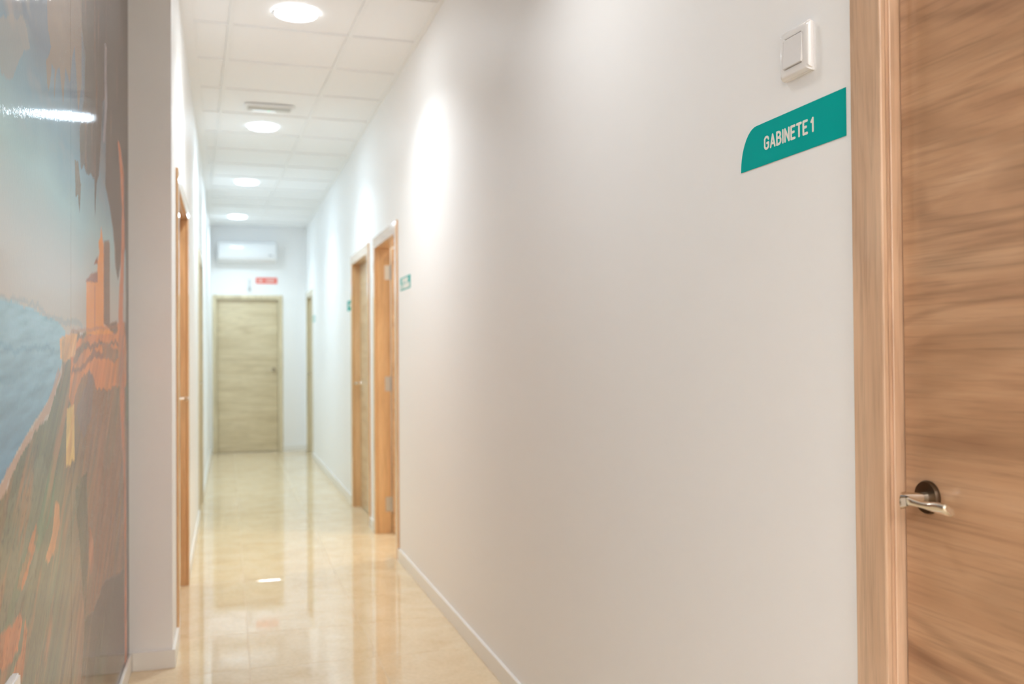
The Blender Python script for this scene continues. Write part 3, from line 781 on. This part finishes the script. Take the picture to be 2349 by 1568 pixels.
# glyph strokes: (width, polylines) in a box of height 1
GLY = {
 'G': (0.50, [arc(0.25, 0.76, 0.25, 0.24, 10, 180) + arc(0.25, 0.24, 0.25, 0.24, 180, 360) + [(0.50, 0.47), (0.30, 0.47)]]),
 'A': (0.54, [[(0, 0), (0.27, 1), (0.54, 0)], [(0.09, 0.27), (0.45, 0.27)]]),
 'B': (0.48, [[(0, 0), (0, 1), (0.2, 1)] + arc(0.22, 0.77, 0.22, 0.23, 90, -90)[0:] + [(0.04, 0.54)], [(0.2, 0.54)] + arc(0.24, 0.27, 0.24, 0.27, 90, -90) + [(0, 0)]]),
 'I': (0.0, [[(0, 0), (0, 1)]]),
 'N': (0.48, [[(0, 0), (0, 1), (0.48, 0), (0.48, 1)]]),
 'E': (0.42, [[(0.42, 1), (0, 1), (0, 0), (0.42, 0)], [(0, 0.52), (0.32, 0.52)]]),
 'T': (0.48, [[(0, 1), (0.48, 1)], [(0.24, 1), (0.24, 0)]]),
 '1': (0.2, [[(0, 0.76), (0.17, 1), (0.17, 0)]]),
}
def lettering(parent, text, x0, z0, h, total, r, d=-0.0009):
    gap = 0.27
    wsum = 0
    for ch in text: wsum += (0.22 if ch == ' ' else GLY[ch][0] + gap)
    wsum -= gap
    s = total / wsum; x = x0
    for ch in text:
        if ch == ' ': x += 0.22 * s; continue
        w, lines = GLY[ch]
        bm = bmesh.new()
        for pl in lines:
            for a, b_ in zip(pl, pl[1:]):
                capsule(bm, (a[0] * s, a[1] * h), (b_[0] * s, b_[1] * h), r, d)
        o = obj('letter', bm, LETTER, parent); o.location = (x, 0, z0)
        x += (w + gap) * s

def sign_base(w, h, rx):
    pts = [(w, 0), (w, h)] + [(rx - rx * math.sin(math.radians(t)), h * math.cos(math.radians(t))) for t in range(0, 91, 6)]
    return pts
def door_sign(loc, w, h, label, rows=None, m=TEAL):
    r = tag(empty('door_sign', loc, -R90), label, 'sign')
    obj('sign_plate', prism(bmesh.new(), sign_base(w, h, 0.059 if w > 0.2 else 0.02), -0.0006, 0.0, 'y'), m, r)
    return r
s1 = door_sign((XR - 0.0005, 1.688, 1.5805), 0.3375, 0.0805, 'teal sign with white GABINETE 1 lettering beside the near right door')
lettering(s1, 'GABINETE 1', 0.0885, 0.0293, 0.0222, 0.157, 0.0023)

def blur_rows(r, rows, h, seed, t=0.0034, m=LETTER):
    """lettering too blurred in the photograph to read: short white letter strokes"""
    rnd = random.Random(seed)
    for (x0, x1, z) in rows:
        x = x0
        while x < x1 - 0.012:
            w = rnd.uniform(0.010, 0.016)
            bm = bmesh.new()
            capsule(bm, (0.002, 0), (0.002, h), t, -0.0012, 4)
            if rnd.random() < 0.75: capsule(bm, (0.002, h), (w, h), t, -0.0012, 4)
            if rnd.random() < 0.6: capsule(bm, (w, 0), (w, h), t, -0.0012, 4)
            if rnd.random() < 0.6: capsule(bm, (0.002, h / 2), (w, h / 2), t, -0.0012, 4)
            if rnd.random() < 0.5: capsule(bm, (0.002, 0), (w, 0), t, -0.0012, 4)
            o = obj('letter', bm, m, r); o.location = (x, 0, z)
            x += w + 0.009
def plain_sign(loc, w, h, label, m=TEAL, rz=-R90):
    r = tag(empty('door_sign', loc, rz), label, 'sign')
    obj('sign_plate', prism(bmesh.new(), [(0, 0), (w, 0), (w, h), (0, h)], -0.0006, 0.0, 'y'), m, r)
    return r
s2 = plain_sign((XR - 0.0005, 5.606, 1.605), 0.325, 0.075, 'small teal sign with two lines of white lettering, right of the open door', TEAL_GLARE)
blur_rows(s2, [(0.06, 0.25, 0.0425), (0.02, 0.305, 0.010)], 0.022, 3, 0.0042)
s3 = plain_sign((XR - 0.0005, 8.215, 1.605), 0.30, 0.085, 'small teal sign with white lettering left of the closed door on the right wall')
blur_rows(s3, [(0.10, 0.28, 0.033)], 0.022, 4)
s4 = plain_sign((XR - 0.0005, 11.68, 1.635), 0.30, 0.07, 'tiny pale teal sign beside the farthest door on the right wall', mat('pale_teal_vinyl', lin(110, 190, 186), 0.4))
blur_rows(s4, [(0.05, 0.26, 0.024)], 0.022, 5)
s5 = tag(empty('wall_sign', (0.350, YF - 0.0005, 2.170)), 'small red sign with white lettering above the far door', 'sign')
obj('sign_plate', BX(0, 0.268, -0.002, 0, 0, 0.078), RED, s5)
for (a, b_) in ((0.028, 0.095), (0.125, 0.245)):
    pass
rnd = random.Random(9)
for (xa, xb) in ((0.026, 0.098), (0.124, 0.246)):
    x = xa
    while x < xb - 0.010:
        w = 0.013
        bm = bmesh.new(); t = 0.003; h = 0.026
        capsule(bm, (0, 0), (0, h), t, -0.0026, 4); capsule(bm, (w, 0), (w, h), t, -0.0026, 4)
        capsule(bm, (0, h * rnd.choice((0.5, 1.0))), (w, h * rnd.choice((0.5, 1.0))), t, -0.0026, 4)
        if rnd.random() < 0.5: capsule(bm, (0, 0), (w, 0), t, -0.0026, 4)
        o = obj('letter', bm, LETTER, s5); o.location = (x, 0, 0.026)
        x += w + 0.0105

# ================================================================== LIGHT SWITCH
sw = tag(empty('light_switch', (XR - 0.0002, 1.527, 1.716), -R90), 'white square rocker light switch on the wall above the GABINETE 1 sign', 'light switch')
sx = 0.093; sz = 0.088
obj('base', BX(0.004, sx - 0.004, -0.0068, 0, -0.001, sz - 0.003, bev=0.001), PLASTIC, sw)
bm = bmesh.new()
T = 0.011
def ring_pts(a, y): return [(a, y, a), (sx - a, y, a), (sx - a, y, sz - a), (a, y, sz - a)]
loops = [ring_pts(0.0, -0.006), ring_pts(0.0006, -0.0095), ring_pts(0.0025, -0.0125), ring_pts(0.006, -0.0145), ring_pts(0.010, -0.0152), ring_pts(0.0150, -0.0155), ring_pts(0.0165, -0.0145), ring_pts(0.0165, -0.006)]
vl = [[bm.verts.new(p) for p in L] for L in loops]
for a, b_ in zip(vl, vl[1:] + vl[:1]):
    for i in range(4): bm.faces.new((a[i], a[(i+1) % 4], b_[(i+1) % 4], b_[i]))
bmesh.ops.recalc_face_normals(bm, faces=bm.faces[:])
cor = [e for e in bm.edges if (e.verts[0].co - e.verts[1].co).length < 0.0085 and abs(abs(e.verts[0].co.x - e.verts[1].co.x) - abs(e.verts[0].co.z - e.verts[1].co.z)) < 1e-5]
bmesh.ops.bevel(bm, geom=cor, offset=0.0035, segments=3, affect='EDGES')
obj('frame', bm, PLASTIC, sw, smooth=True)
bm = bmesh.new()
pts = [(-0.006, 0.0175), (-0.0185, 0.0175), (-0.0165, sz / 2), (-0.0155, sz - 0.0175), (-0.006, sz - 0.0175)]
prism(bm, pts, 0.0175, sx - 0.0175, 'x')
bmesh.ops.bevel(bm, geom=bm.edges[:], offset=0.0008, segments=2, affect='EDGES')
obj('rocker', bm, PLASTIC, sw)

# ================================================================== PALE PANEL at the bottom left
ht = tag(empty('wall_heater', (XM + 0.030, 1.02, 0.0)), 'low white panel with a rounded corner against the mural, at the bottom left edge', 'heater')
pts = [(0, 0.10), (0.71, 0.10), (0.73, 0.12), (0.73, 0.700)] + [(0.724 + 0.006 * math.cos(math.radians(t)), 0.700 + 0.006 * math.sin(math.radians(t))) for t in range(15, 91, 15)] + [(0.015, 0.706), (0, 0.69)]
bm = prism(bmesh.new(), pts, 0.0, 0.014, 'x')
bmesh.ops.bevel(bm, geom=[e for e in bm.edges if abs(e.verts[0].co.x - e.verts[1].co.x) < 1e-6], offset=0.003, segments=2, affect='EDGES')
obj('panel', bm, PLASTIC, ht)
for yy_ in (0.12, 0.62):
    obj('foot', BX(-0.012, 0.03, yy_, yy_ + 0.03, 0.0, 0.10, bev=0.002), STEEL, ht)
